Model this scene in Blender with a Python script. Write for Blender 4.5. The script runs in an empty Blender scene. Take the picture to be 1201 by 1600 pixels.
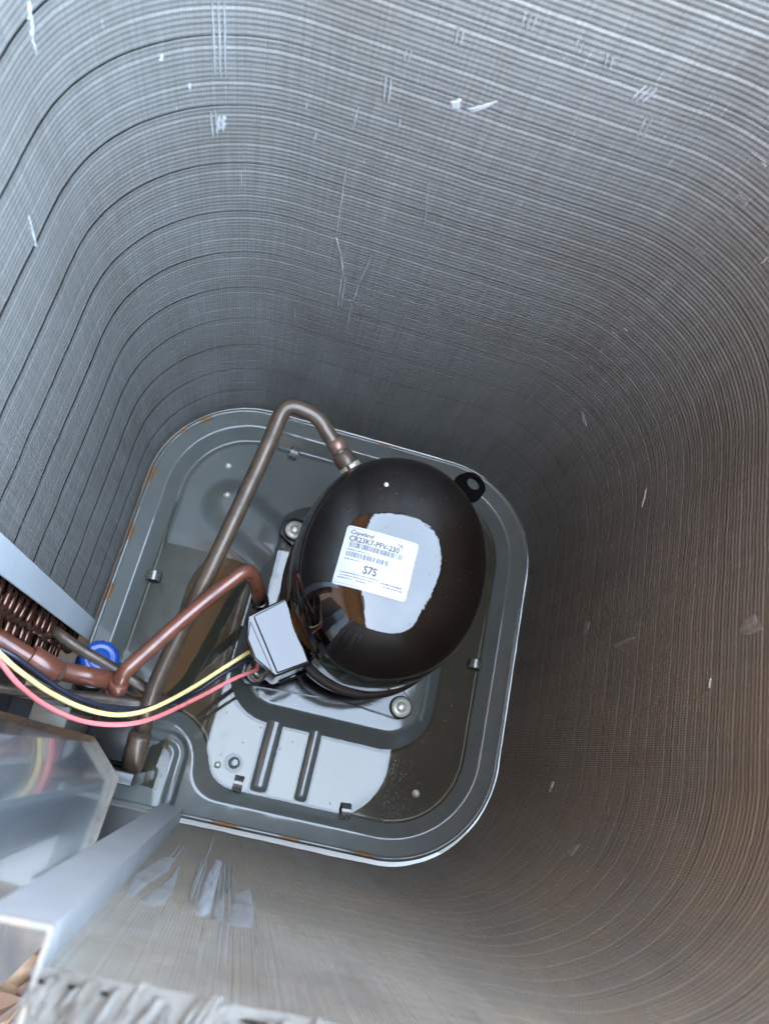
import bpy, bmesh, math, random
import numpy as np
from mathutils import Vector, Matrix, noise
R = math.radians
random.seed(7)
S = bpy.context.scene
COL = S.collection

# ------------------------------------------------------------------ camera
CAM_POS = np.array([-0.0583, -0.2095, 1.0493])
CAM_ANG = (0.3264, -0.1863, 0.2154)
FPX = 1124.4                                   # focal length in photo pixels (photo 1201 x 1600)
def rot(a, b, c):
    Rx = np.array([[1,0,0],[0,math.cos(a),-math.sin(a)],[0,math.sin(a),math.cos(a)]])
    Ry = np.array([[math.cos(b),0,math.sin(b)],[0,1,0],[-math.sin(b),0,math.cos(b)]])
    Rz = np.array([[math.cos(c),-math.sin(c),0],[math.sin(c),math.cos(c),0],[0,0,1]])
    return Rz @ Ry @ Rx
CR = rot(*CAM_ANG)
cam = bpy.data.cameras.new('camera'); camo = bpy.data.objects.new('camera', cam); COL.objects.link(camo)
M4 = Matrix([[*CR[0], CAM_POS[0]], [*CR[1], CAM_POS[1]], [*CR[2], CAM_POS[2]], [0,0,0,1]])
camo.matrix_world = M4
cam.sensor_fit = 'VERTICAL'; cam.sensor_height = 36.0; cam.lens = FPX/1600*36
cam.clip_start = 0.01; cam.clip_end = 500
cam.dof.use_dof = True; cam.dof.focus_distance = 0.92; cam.dof.aperture_fstop = 7.0
S.camera = camo

# ------------------------------------------------------------------ sky, sun, exposure
SUN_EL, SUN_AZ = R(50), R(200)                 # azimuth of the sun in the xy plane, behind the house
w = bpy.data.worlds.new('World'); S.world = w; w.use_nodes = True
nt = w.node_tree; bg = nt.nodes['Background']
sky = nt.nodes.new('ShaderNodeTexSky'); sky.sky_type = 'NISHITA'; sky.sun_disc = False
sky.sun_elevation = SUN_EL; sky.sun_rotation = R(90) - SUN_AZ
sky.air_density = 1.0; sky.dust_density = 4.0; sky.ozone_density = 1.0
# thin high cloud over the blue
wn = nt.nodes.new('ShaderNodeTexNoise'); wn.inputs['Scale'].default_value = 2.2; wn.inputs['Detail'].default_value = 5
wr = nt.nodes.new('ShaderNodeMapRange'); nt.links.new(wn.outputs['Fac'], wr.inputs[0])
wr.inputs[1].default_value = .3; wr.inputs[2].default_value = .7; wr.inputs[3].default_value = .55; wr.inputs[4].default_value = .95
wm = nt.nodes.new('ShaderNodeMix'); wm.data_type = 'RGBA'; nt.links.new(wr.outputs[0], wm.inputs[0])
nt.links.new(sky.outputs[0], wm.inputs[6]); wm.inputs[7].default_value = (3.45, 4.3, 5.4, 1)
nt.links.new(wm.outputs[2], bg.inputs[0]); bg.inputs[1].default_value = 0.13
sl = bpy.data.lights.new('sun', 'SUN'); so = bpy.data.objects.new('sun', sl); COL.objects.link(so)
sl.energy = 3.0; sl.angle = R(1.0); sl.color = (1, .95, .88)
sd = Vector((math.cos(SUN_EL)*math.cos(SUN_AZ), math.cos(SUN_EL)*math.sin(SUN_AZ), math.sin(SUN_EL)))
so.rotation_euler = sd.to_track_quat('Z', 'Y').to_euler()
S.view_settings.view_transform = 'Standard'; S.view_settings.look = 'None'
S.view_settings.gamma = 1.0; S.view_settings.use_curve_mapping = False
S.view_settings.exposure = 4.68
S.render.engine = 'CYCLES'
S.cycles.max_bounces = 6; S.cycles.diffuse_bounces = 3; S.cycles.glossy_bounces = 4; S.cycles.transparent_max_bounces = 8
S.cycles.sample_clamp_indirect = 6.0; S.cycles.caustics_reflective = False; S.cycles.caustics_refractive = False

# ------------------------------------------------------------------ helpers
def ray(px, py):
    d = CR @ np.array([(px-600.5)/FPX, -(py-800)/FPX, -1.0]); return d/np.linalg.norm(d)
def at(px, py, z):
    d = ray(px, py); t = (z-CAM_POS[2])/d[2]; p = CAM_POS + t*d; return Vector(p)
def link(name, me, mat=None, parent=None, smooth=True):
    o = bpy.data.objects.new(name, me); COL.objects.link(o)
    if mat is not None and len(me.materials) == 0: me.materials.append(mat)
    if parent is not None: o.parent = parent
    if smooth and len(me.polygons): me.polygons.foreach_set('use_smooth', np.ones(len(me.polygons), dtype=bool))
    return o
def empty(name, loc=(0,0,0)):
    o = bpy.data.objects.new(name, None); COL.objects.link(o); o.location = loc; o.empty_display_size = .02; return o
def tag(o, label, cat, group=None, kind=None):
    o['label'] = label; o['category'] = cat
    if group: o['group'] = group
    if kind: o['kind'] = kind
    return o
def from_bm(bm, name):
    bmesh.ops.recalc_face_normals(bm, faces=bm.faces)
    me = bpy.data.meshes.new(name); bm.to_mesh(me); bm.free(); return me
def box_bm(bm, lo, hi, bevel=0.0, seg=2):
    lo, hi = Vector(lo), Vector(hi)
    r = bmesh.ops.create_cube(bm, size=1.0)
    c = (lo+hi)/2; s = hi-lo
    for v in r['verts']: v.co = Vector((v.co.x*s.x, v.co.y*s.y, v.co.z*s.z)) + c
    if bevel:
        es = list({e for v in r['verts'] for e in v.link_edges})
        bmesh.ops.bevel(bm, geom=es, offset=bevel, segments=seg, affect='EDGES', profile=.5)
    return r
def prism(poly, z0, z1, bevel=0.0, seg=2):
    """vertical prism over a plan polygon"""
    bm = bmesh.new()
    lo = [bm.verts.new((p[0], p[1], z0)) for p in poly]; hi = [bm.verts.new((p[0], p[1], z1)) for p in poly]
    n = len(poly)
    bm.faces.new(lo[::-1]); bm.faces.new(hi)
    for i in range(n): bm.faces.new((lo[i], lo[(i+1) % n], hi[(i+1) % n], hi[i]))
    if bevel: bmesh.ops.bevel(bm, geom=list(bm.edges), offset=bevel, segments=seg, affect='EDGES', profile=.5)
    return bm
def fillet(pts, rad, n=8):
    pts = [Vector(p) for p in pts]; out = [pts[0]]
    for i in range(1, len(pts)-1):
        a, b, c = pts[i-1], pts[i], pts[i+1]
        r = rad[i] if isinstance(rad, (list, tuple)) else rad
        la, lc = (a-b).length, (c-b).length
        t = min(r, la*.48, lc*.48)
        p0 = b + (a-b).normalized()*t; p2 = b + (c-b).normalized()*t
        for k in range(n+1):
            u = k/n; out.append(p0*(1-u)**2*1.0 + b*2*u*(1-u) + p2*u*u)
    out.append(pts[-1]); return out
def catmull(pts, n=8):
    pts = [Vector(p) for p in pts]; P = [pts[0]*2-pts[1]] + pts + [pts[-1]*2-pts[-2]]; out = []
    for i in range(1, len(P)-2):
        p0, p1, p2, p3 = P[i-1:i+3]
        for k in range(n):
            t = k/n
            out.append(.5*((2*p1)+(p2-p0)*t+(2*p0-5*p1+4*p2-p3)*t*t+(3*p1-p0-3*p2+p3)*t**3))
    out.append(pts[-1]); return out
def tube_me(path, rad, seg=16, name='tube', cap=True):
    n = len(path); V = []; F = []
    T = [(path[min(i+1, n-1)]-path[max(i-1, 0)]).normalized() for i in range(n)]
    up = Vector((0,0,1)) if abs(T[0].z) < .9 else Vector((1,0,0))
    N = (up - T[0]*up.dot(T[0])).normalized()
    for i in range(n):
        N = (N - T[i]*N.dot(T[i])).normalized(); B = T[i].cross(N)
        r = rad(i/(n-1)) if callable(rad) else rad
        for k in range(seg):
            a = 2*math.pi*k/seg; V.append(path[i] + (N*math.cos(a)+B*math.sin(a))*r)
    for i in range(n-1):
        for k in range(seg):
            F.append((i*seg+k, i*seg+(k+1) % seg, (i+1)*seg+(k+1) % seg, (i+1)*seg+k))
    if cap: F.append(tuple(range(seg))[::-1]); F.append(tuple((n-1)*seg+k for k in range(seg)))
    me = bpy.data.meshes.new(name); me.from_pydata([tuple(v) for v in V], [], F); return me
def lathe_me(prof, seg=32, name='lathe', sx=1.0, sy=1.0):
    """prof: list of (r, z); rotates about z"""
    V = []; F = []; m = len(prof)
    for k in range(seg):
        a = 2*math.pi*k/seg
        for r, z in prof: V.append((r*math.cos(a)*sx, r*math.sin(a)*sy, z))
    for k in range(seg):
        k2 = (k+1) % seg
        for i in range(m-1): F.append((k*m+i, k2*m+i, k2*m+i+1, k*m+i+1))
    me = bpy.data.meshes.new(name); me.from_pydata(V, [], F)
    bm = bmesh.new(); bm.from_mesh(me); bmesh.ops.remove_doubles(bm, verts=bm.verts, dist=1e-6)
    bmesh.ops.recalc_face_normals(bm, faces=bm.faces); bm.to_mesh(me); bm.free(); return me
def grid_me(X, Y, Z, name, uv=None, wrap=False):
    h, wd = X.shape
    V = np.stack([X, Y, Z], -1).reshape(-1, 3)
    i, j = np.meshgrid(np.arange(h-1), np.arange(wd-1), indexing='ij'); a = i*wd+j
    F = np.stack([a, a+1, a+wd+1, a+wd], -1).reshape(-1, 4)
    me = bpy.data.meshes.new(name)
    me.vertices.add(len(V)); me.vertices.foreach_set('co', V.astype(np.float32).ravel())
    me.loops.add(F.size); me.loops.foreach_set('vertex_index', F.astype(np.int32).ravel())
    me.polygons.add(len(F)); me.polygons.foreach_set('loop_start', np.arange(0, F.size, 4, dtype=np.int32))
    me.update(calc_edges=True)
    if uv is not None:
        l = me.uv_layers.new(name='UVMap'); U = np.stack(uv, -1).reshape(-1, 2)[F.ravel()]
        l.data.foreach_set('uv', U.astype(np.float32).ravel())
    me.validate(); return me

# ------------------------------------------------------------------ materials
class NB:
    def __init__(s, name):
        s.m = bpy.data.materials.new(name); s.m.use_nodes = True; s.t = s.m.node_tree
        s.b = s.t.nodes['Principled BSDF']; s.out = s.t.nodes['Material Output']
    def n(s, typ, **kw):
        o = s.t.nodes.new(typ)
        for k, v in kw.items(): setattr(o, k, v)
        return o
    def l(s, a, b): s.t.links.new(a, b)
    def val(s, a, sock):
        if hasattr(a, 'links') or hasattr(a, 'is_linked'): s.l(a, sock)
        else: sock.default_value = a
    def math(s, op, a, b=0.0, c=0.0, clamp=False):
        o = s.n('ShaderNodeMath', operation=op, use_clamp=clamp)
        s.val(a, o.inputs[0]); s.val(b, o.inputs[1]); s.val(c, o.inputs[2]); return o.outputs[0]
    def noise(s, vec, scale, detail=4, rough=.55, dist=0.0, dim='3D'):
        o = s.n('ShaderNodeTexNoise', noise_dimensions=dim); o.inputs['Scale'].default_value = scale; o.inputs['Detail'].default_value = detail
        o.inputs['Roughness'].default_value = rough; o.inputs['Distortion'].default_value = dist
        if vec is not None: s.l(vec, o.inputs['Vector'])
        return o.outputs['Fac']
    def ramp(s, f, lo, hi, a=0.0, b=1.0):
        o = s.n('ShaderNodeMapRange'); s.val(f, o.inputs[0])
        o.inputs[1].default_value = lo; o.inputs[2].default_value = hi; o.inputs[3].default_value = a; o.inputs[4].default_value = b
        return o.outputs[0]
    def mix(s, f, a, b):
        o = s.n('ShaderNodeMix', data_type='RGBA'); s.val(f, o.inputs[0])
        for v, k in ((a, 6), (b, 7)):
            if isinstance(v, tuple): o.inputs[k].default_value = (*v, 1)
            else: s.l(v, o.inputs[k])
        return o.outputs[2]
    def coord(s, which='Object'): return s.n('ShaderNodeTexCoord').outputs[which]
    def mapping(s, vec, scale=(1,1,1)):
        o = s.n('ShaderNodeMapping'); s.l(vec, o.inputs[0]); o.inputs['Scale'].default_value = scale; return o.outputs[0]
    def bump(s, h, strength=.3, dist=.001, normal=None):
        o = s.n('ShaderNodeBump'); s.l(h, o.inputs['Height']); o.inputs['Strength'].default_value = strength
        o.inputs['Distance'].default_value = dist
        if normal is not None: s.l(normal, o.inputs['Normal'])
        return o.outputs[0]
    def set(s, **kw):
        for k, v in kw.items():
            k = {'base':'Base Color','rough':'Roughness','metal':'Metallic','spec':'Specular IOR Level','coat':'Coat Weight','coatr':'Coat Roughness','ior':'IOR','normal':'Normal'}[k]
            if isinstance(v, tuple): s.b.inputs[k].default_value = (*v, 1)
            else: s.val(v, s.b.inputs[k])
        return s
def paint(name, base, rough=.35, metal=0.0, var=.15, scale=60, bump=.05, spec=.5, coat=0.0, coatr=.05, dirt=None, dirt_amt=.0, stretch=(1,1,1)):
    m = NB(name); v = m.mapping(m.coord(), stretch)
    f = m.noise(v, scale, 5); f2 = m.noise(v, scale*6, 3)
    c = m.mix(f, tuple(x*(1-var) for x in base), tuple(min(1, x*(1+var)) for x in base))
    if dirt:
        dm = m.ramp(m.noise(v, scale*.45, 6, .65), .5, .72, 0, dirt_amt); c = m.mix(dm, c, dirt)
        m.set(rough=m.math('ADD', m.math('MULTIPLY', dm, .3), m.ramp(f, .2, .8, rough*.8, rough*1.2)))
    else: m.set(rough=m.ramp(f, .2, .8, rough*.8, rough*1.2))
    m.set(base=c, metal=metal, spec=spec, coat=coat, coatr=coatr, normal=m.bump(f2, bump, .0006))
    return m.m

def fin_material():
    m = NB('aluminium_fins'); uv = m.coord('UV')
    sep = m.n('ShaderNodeSeparateXYZ'); m.l(uv, sep.inputs[0]); u, v = sep.outputs[0], sep.outputs[1]
    # thin vertical fin edges, slightly wandering
    wob = m.noise(m.mapping(uv, (60, 14, 1)), 1.0, 0, dim='2D')
    uu = m.math('ADD', u, m.math('MULTIPLY', m.math('SUBTRACT', wob, .5), .0016))
    ph = m.math('MULTIPLY', uu, 2*math.pi/.0021)
    s = m.math('SINE', ph)
    h = m.math('MULTIPLY', m.math('ADD', s, 1.0), .5)
    stain = m.noise(m.mapping(uv, (30, 5, 1)), 1.0, 4, .6, dim='2D')
    streak = m.noise(m.mapping(uv, (420, 9, 1)), 1.0, 1, .6, dim='2D')
    grime = m.noise(m.mapping(uv, (9, 9, 1)), 1.0, 5, .65, .4, dim='2D')
    c = m.mix(m.ramp(streak, .3, .7), (.165,.163,.152), (.205,.203,.192))
    c = m.mix(m.ramp(stain, .42, .7, 0, .3), c, (.125,.118,.104))
    c = m.mix(m.ramp(grime, .5, .75, 0, .35), c, (.12,.098,.074))
    dust_or_bounce = m.math('MULTIPLY', m.ramp(u, .95, 1.45), m.ramp(m.noise(m.mapping(uv, (14, 8, 1)), 1.0, 4, .6, dim='2D'), .25, .65, .45, .95))  # tan dust tone that also paints warm bounce light on right and front walls
    c = m.mix(dust_or_bounce, c, (.20,.162,.118))
    # clean bright nicks along single fins
    nick = m.ramp(m.noise(m.mapping(uv, (480, 34, 1)), 1.0, 1, .5, dim='2D'), .79, .85, 0, .4)
    c = m.mix(nick, c, (.5,.51,.52))
    b1 = m.bump(h, .35, .0005)
    b2 = m.bump(streak, .10, .0012, b1)
    m.set(base=c, metal=m.ramp(dust_or_bounce, 0, 1, .42, .12), rough=m.ramp(stain, .3, .7, .36, .52), normal=b2)
    return m.m

M = {}
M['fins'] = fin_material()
M['bright_alu'] = paint('bent_fin_aluminium', (.38,.39,.39), .42, .35, .3, 200, .4, stretch=(1,1,.2))
M['flat_alu'] = paint('flattened_fin_aluminium', (.34,.33,.315), .42, .45, .25, 60, .35, dirt=(.16,.14,.12), dirt_amt=.6)
M['galv'] = paint('galvanised_sheet', (.36,.37,.375), .42, .35, .14, 26, .08, dirt=(.26,.26,.26), dirt_amt=.5)
M['sheet'] = paint('grey_steel_sheet', (.125,.147,.16), .17, .4, .12, 14, .03, coat=.3, coatr=.03, dirt=(.07,.075,.08), dirt_amt=.4)
M['cut_edge'] = paint('raw_cut_edge', (.15,.14,.118), .5, .2, .25, 120, .2, dirt=(.25,.16,.09), dirt_amt=.7)
M['copper_red'] = paint('painted_copper_red', (.155,.052,.030), .30, .15, .35, 60, .12, coat=.5, coatr=.12, dirt=(.08,.035,.024), dirt_amt=.75)
M['copper_brown'] = paint('tarnished_copper', (.085,.058,.038), .38, .25, .45, 70, .15, coat=.15, coatr=.2, dirt=(.04,.028,.02), dirt_amt=.85)
M['copper_dark'] = paint('dark_copper_bend', (.17,.085,.058), .25, .8, .35, 80, .12, dirt=(.05,.035,.03), dirt_amt=.6)
M['solder'] = paint('solder_joint', (.20,.12,.095), .3, .5, .3, 150, .3)
M['steel'] = paint('plated_steel', (.66,.65,.55), .35, .45, .2, 90, .15, dirt=(.22,.16,.09), dirt_amt=.5)
M['rubber'] = paint('black_rubber', (.004,.004,.004), .5, 0, .2, 80, .1)
M['plate'] = paint('black_foot_plate', (.003,.003,.003), .12, 0, .3, 60, .1)
M['fin_edge'] = paint('dusty_lit_fin_edges', (.36,.33,.285), .55, .12, .2, 30, .2, dirt=(.27,.22,.16), dirt_amt=.7)  # dust tone, made paler to paint in the brighter light on the near wall
M['hem'] = paint('worn_shiny_hem', (.075,.065,.05), .18, .6, .5, 70, .2, dirt=(.014,.010,.008), dirt_amt=.9)
M['gap_shade'] = paint('painted_gap_shade', (.016,.015,.013), .7, .1, .3, 60, .1)  # near-black colour standing in for the shade inside the band gaps
M['lug'] = paint('black_lug', (.0025,.002,.002), .4, 0, .3, 60, .1, spec=.12)
M['end_plate'] = paint('pale_end_plate', (.50,.54,.57), .4, .2, .08, 26, .06, dirt=(.4,.43,.46), dirt_amt=.5)
M['folded'] = paint('dusty_folded_fins', (.085,.077,.064), .6, .1, .3, 160, .4, dirt=(.075,.058,.038), dirt_amt=.6)
M['blue'] = paint('blue_plastic', (.012,.06,.28), .3, 0, .18, 60, .08, dirt=(.012,.045,.16), dirt_amt=.5)
M['white_plastic'] = paint('white_plastic', (.7,.7,.68), .45, 0, .1, 60, .05)
M['yellow_wire'] = paint('yellow_insulation', (.78,.64,.26), .45, 0, .08, 60, .05)
M['red_wire'] = paint('red_insulation', (.74,.20,.20), .45, 0, .1, 60, .05)
M['navy_wire'] = paint('dark_insulation', (.018,.02,.035), .35, 0, .2, 60, .05)
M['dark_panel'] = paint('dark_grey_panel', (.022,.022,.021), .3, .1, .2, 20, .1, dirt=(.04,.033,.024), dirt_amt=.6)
M['concrete'] = paint('concrete', (.30,.29,.27), .85, 0, .2, 14, .5)
M['ink'] = paint('label_ink', (.07,.07,.075), .6, 0, .3, 400, 0, spec=.2)
M['label'] = paint('label_paper', (.38,.39,.40), .3, 0, .06, 90, .02)

def pan_material():
    m = NB('grey_pan_enamel'); o = m.coord()
    at_ = m.n('ShaderNodeAttribute', attribute_name='rust'); ru = at_.outputs['Fac']
    n1 = m.noise(o, 22, 6, .6); n2 = m.noise(o, 220, 4, .6); n3 = m.noise(o, 900, 2)
    c = m.mix(n1, (.082,.088,.080), (.118,.124,.114))
    silt = m.ramp(m.noise(o, 11, 6, .65, .5), .52, .72, 0, .55)
    c = m.mix(silt, c, (.125,.105,.075))
    speck = m.ramp(n2, .67, .74, 0, .5); c = m.mix(speck, c, (.30,.28,.24))
    rm = m.ramp(m.math('ADD', ru, m.math('MULTIPLY', m.math('SUBTRACT', m.noise(o, 120, 4, .6), .5), .8)), .47, .53)
    rcol = m.mix(n2, (.022,.009,.003), (.21,.10,.03)); c = m.mix(rm, c, rcol)
    rough = m.math('ADD', m.ramp(n1, .3, .7, .035, .075), m.math('MULTIPLY', rm, .45)); rough = m.math('ADD', rough, m.math('MULTIPLY', silt, .15))
    m.set(base=c, rough=rough, spec=.5, normal=m.bump(m.math('ADD', n2, m.math('MULTIPLY', n3, .4)), .05, .0006))
    return m.m
M['pan'] = pan_material()

def water_material():
    m = NB('standing_water'); t = m.t; t.nodes.remove(m.b)
    fr = m.n('ShaderNodeFresnel'); fr.inputs[0].default_value = 1.54
    tr = m.n('ShaderNodeBsdfTransparent'); tr.inputs[0].default_value = (.62,.59,.52,1)
    gl = m.n('ShaderNodeBsdfGlossy'); gl.inputs['Roughness'].default_value = .006
    mx = m.n('ShaderNodeMixShader'); m.l(fr.outputs[0], mx.inputs[0]); m.l(tr.outputs[0], mx.inputs[1]); m.l(gl.outputs[0], mx.inputs[2])
    m.l(mx.outputs[0], m.out.inputs[0]); return m.m
M['water'] = water_material()

def shell_material():
    m = NB('gloss_black_shell'); o = m.coord()
    n1 = m.noise(o, 30, 5, .6); n2 = m.noise(o, 260, 3); n3 = m.noise(o, 14, 2)
    c = m.mix(n1, (.0030,.0019,.0015), (.0058,.0036,.0028))
    dust_or_bounce = m.ramp(m.noise(o, 700, 2), .70, .78, 0, .6); c = m.mix(dust_or_bounce, c, (.03,.026,.022))
    blot = m.ramp(m.noise(o, 26, 6, .7, .6), .52, .66)
    nb = m.bump(m.math('ADD', n3, m.math('MULTIPLY', m.noise(o, 60, 3), .35)), .22, .002, m.bump(n2, .015, .0005))
    m.set(base=c, rough=m.math('ADD', m.ramp(n1, .3, .7, .015, .04), m.math('MULTIPLY', blot, .035)), spec=.55, normal=nb, coat=.25, coatr=.03); return m.m
M['shell'] = shell_material()

def ground_material():
    m = NB('bark_mulch_ground'); o = m.coord()
    v = m.n('ShaderNodeTexVoronoi'); v.inputs['Scale'].default_value = 34; m.l(o, v.inputs['Vector'])
    n1 = m.noise(o, 9, 6, .6)
    c = m.mix(n1, (.17,.11,.07), (.36,.25,.16)); c = m.mix(m.math('MULTIPLY', v.outputs['Color'], .6), c, (.30,.20,.11))
    m.set(base=c, rough=.9, normal=m.bump(v.outputs['Distance'], .8, .02)); return m.m
def brick_material():
    m = NB('brown_brick'); o = m.coord()
    sp = m.n('ShaderNodeSeparateXYZ'); m.l(o, sp.inputs[0]); cb = m.n('ShaderNodeCombineXYZ')
    m.l(sp.outputs[1], cb.inputs[0]); m.l(sp.outputs[2], cb.inputs[1])
    b = m.n('ShaderNodeTexBrick'); m.l(cb.outputs[0], b.inputs['Vector']); b.inputs['Scale'].default_value = 4.4
    b.inputs['Color1'].default_value = (.40,.23,.14,1); b.inputs['Color2'].default_value = (.31,.17,.105,1); b.inputs['Mortar'].default_value = (.32,.28,.23,1)
    b.inputs['Mortar Size'].default_value = .02
    m.set(base=b.outputs[0], rough=.85, normal=m.bump(b.outputs['Fac'], -.4, .01)); return m.m
M['ground'] = ground_material(); M['brick'] = brick_material()
M['soffit'] = paint('brown_painted_soffit', (.58,.42,.27), .6, 0, .12, 4, .1)
M['fascia'] = paint('brown_fascia', (.20,.12,.07), .5, 0, .12, 4, .1)
M['roof'] = paint('roof_shingles', (.10,.09,.085), .9, 0, .3, 9, .4)

# ------------------------------------------------------------------ setting: ground, pad, the house the shell mirrors
me = bpy.data.meshes.new('ground'); g = 60
me.from_pydata([(-g,-g,-.13),(g,-g,-.13),(g,g,-.13),(-g,g,-.13)], [], [(0,1,2,3)])
gr = link('ground', me, M['ground']); gr['kind'] = 'structure'
bm = bmesh.new(); box_bm(bm, (-.45,-.43,-.13), (.45,.45,-.056), .008); pad = link('concrete_pad', from_bm(bm, 'pad'), M['concrete'])
pad['kind'] = 'structure'
house = empty('house', (-.95, 0, -.13)); tag(house, 'brown brick house with deep brown eave mirrored in the black shell', 'house')
def hpart(name, lo, hi, mat):
    bm = bmesh.new(); box_bm(bm, lo, hi); o = link(name, from_bm(bm, name), mat, house, False); return o
hpart('wall', (-.20,-7,0), (0,7,2.62), M['brick'])
hpart('soffit', (0.0,-7.4,2.62), (.66,7.4,2.64), M['soffit'])
hpart('fascia', (.66,-7.4,2.58), (.69,7.4,2.78), M['fascia'])
bm = bmesh.new(); vs = [bm.verts.new(p) for p in ((.72,-7.4,2.79),(.72,7.4,2.79),(-4.2,7.4,4.9),(-4.2,-7.4,4.9),(.72,-7.4,2.81),(.72,7.4,2.81),(-4.2,7.4,4.94),(-4.2,-7.4,4.94))]
for f in ((0,1,2,3),(4,5,6,7),(0,1,5,4),(1,2,6,5),(2,3,7,6),(3,0,4,7)): bm.faces.new([vs[i] for i in f])
link('roof', from_bm(bm, 'roof'), M['roof'], house, False)

# ------------------------------------------------------------------ condenser coil
HX, HY, RAD = .305, .307, .158
ZB, BAND = -.012, .064
def coil_path():
    pts = []; nrm = []
    def seg(a, b, n, nn):
        for k in range(n): pts.append((a[0]+(b[0]-a[0])*k/n, a[1]+(b[1]-a[1])*k/n)); nrm.append(nn)
    def arc(c, a0, a1, n):
        for k in range(n):
            a = a0+(a1-a0)*k/n; pts.append((c[0]+RAD*math.cos(a), c[1]+RAD*math.sin(a))); nrm.append((-math.cos(a), -math.sin(a)))
    seg((-HX,-.088), (-HX,HY-RAD), 14, (1,0)); arc((-HX+RAD,HY-RAD), math.pi, math.pi/2, 26)
    seg((-HX+RAD,HY), (HX-RAD,HY), 18, (0,-1)); arc((HX-RAD,HY-RAD), math.pi/2, 0, 26)
    seg((HX,HY-RAD), (HX,-HY+RAD), 18, (-1,0)); arc((HX-RAD,-HY+RAD), 0, -math.pi/2, 26)
    seg((HX-RAD,-HY), (-.116,-HY), 22, (0,1)); pts.append((-.116,-HY)); nrm.append((0,1))
    return np.array(pts), np.array(nrm)
PP, NN = coil_path()
AL = np.concatenate([[0], np.cumsum(np.linalg.norm(np.diff(PP, axis=0), axis=1))])
# resample evenly
NC = 230; sa = np.linspace(0, AL[-1], NC)
PX = np.interp(sa, AL, PP[:,0]); PY = np.interp(sa, AL, PP[:,1])
NX = np.interp(sa, AL, NN[:,0]); NY = np.interp(sa, AL, NN[:,1]); q = np.hypot(NX, NY); NX /= q; NY /= q
coil = empty('condenser_coil', (0, 0, 0))
tag(coil, 'tall silver finned coil wrapping round the pan on four sides', 'coil')
TOP_FRONT, TOP_BACK = .702, .80
topz = TOP_FRONT + (TOP_BACK-TOP_FRONT)*np.clip((AL[-1]-.12-sa)/.45, 0, 1)**1.0
nb = int(math.ceil((TOP_BACK-ZB)/BAND))
rng = np.random.default_rng(3)
colj = np.convolve(rng.normal(size=NC+6), np.ones(4)/4, 'valid')[:NC]*.0004
for b in range(nb):
    rows = 66; v = np.linspace(0, 1, rows); z = ZB + b*BAND + v*BAND
    gw = .00022 + .0007*(1-np.clip((sa-.24)/.22, 0, 1))
    Z = ZB + b*BAND + gw[None,:] + v[:,None]*(BAND-2*gw[None,:])
    fine = .00031*np.cos(2*np.pi*Z/.00457)
    tubeb = -.0004*np.exp(-(((Z-ZB) % .016-.008)/.0016)**2)
    gap = 0
    low = np.array([[noise.noise(Vector((s*7, zz*9, 3.1)))*.0009 + noise.noise(Vector((s*40, zz*30, 9.1)))*.0003 for s in sa] for zz in z[::6]])
    low = np.stack([np.interp(np.arange(rows), np.arange(0, rows, 6), low[:,k]) for k in range(NC)], 1)
    off = fine + tubeb + gap + low + colj[None,:]
    Z = np.minimum(Z, topz[None,:] + 0*Z)
    if Z.max() - Z.min() < 1e-4: continue
    X = PX[None,:] + NX[None,:]*off; Y = PY[None,:] + NY[None,:]*off
    me = grid_me(X, Y, Z, 'fin_band', (np.repeat(sa[None,:], rows, 0), Z))
    bm = bmesh.new(); bm.from_mesh(me)
    dead = [f for f in bm.faces if f.calc_area() < 1e-10]; bmesh.ops.delete(bm, geom=dead, context='FACES')
    bm.to_mesh(me); bm.free()
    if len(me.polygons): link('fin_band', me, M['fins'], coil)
TH = .046
me = grid_me(np.stack([PX-NX*TH, PX-NX*TH]), np.stack([PY-NY*TH, PY-NY*TH]), np.stack([np.full(NC, ZB), topz]), 'outer_face', (np.stack([sa, sa]), np.stack([np.zeros(NC), topz])))
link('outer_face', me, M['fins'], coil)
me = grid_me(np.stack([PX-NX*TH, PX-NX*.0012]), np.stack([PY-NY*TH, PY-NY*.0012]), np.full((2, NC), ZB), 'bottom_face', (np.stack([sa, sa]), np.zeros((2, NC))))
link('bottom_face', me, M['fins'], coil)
me = grid_me(np.stack([PX-NX*.007]*2), np.stack([PY-NY*.007]*2), np.stack([np.full(NC, ZB+.0005), topz-.006]), 'gap_shade_strip', (np.stack([sa, sa]), np.stack([np.zeros(NC), topz])))  # added dark strip behind the fin bands, painting their gaps as shaded
link('gap_shade_strip', me, M['gap_shade'], coil)
# ragged top face: strip across the coil thickness with crumpled fin ends
ks = np.linspace(-.10, 1, 9)
X = np.stack([PX-NX*TH*k for k in ks]); Y = np.stack([PY-NY*TH*k for k in ks])
Zt = np.stack([topz + .0025*np.array([noise.noise(Vector((s*60, k*6, 5))) for s in sa]) for k in ks])
me = grid_me(X, Y, Zt, 'top_edge', (np.repeat(sa[None,:], 9, 0), np.repeat(ks[:,None]*.05, NC, 1)))
link('top_edge', me, M['folded'], coil)

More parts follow.
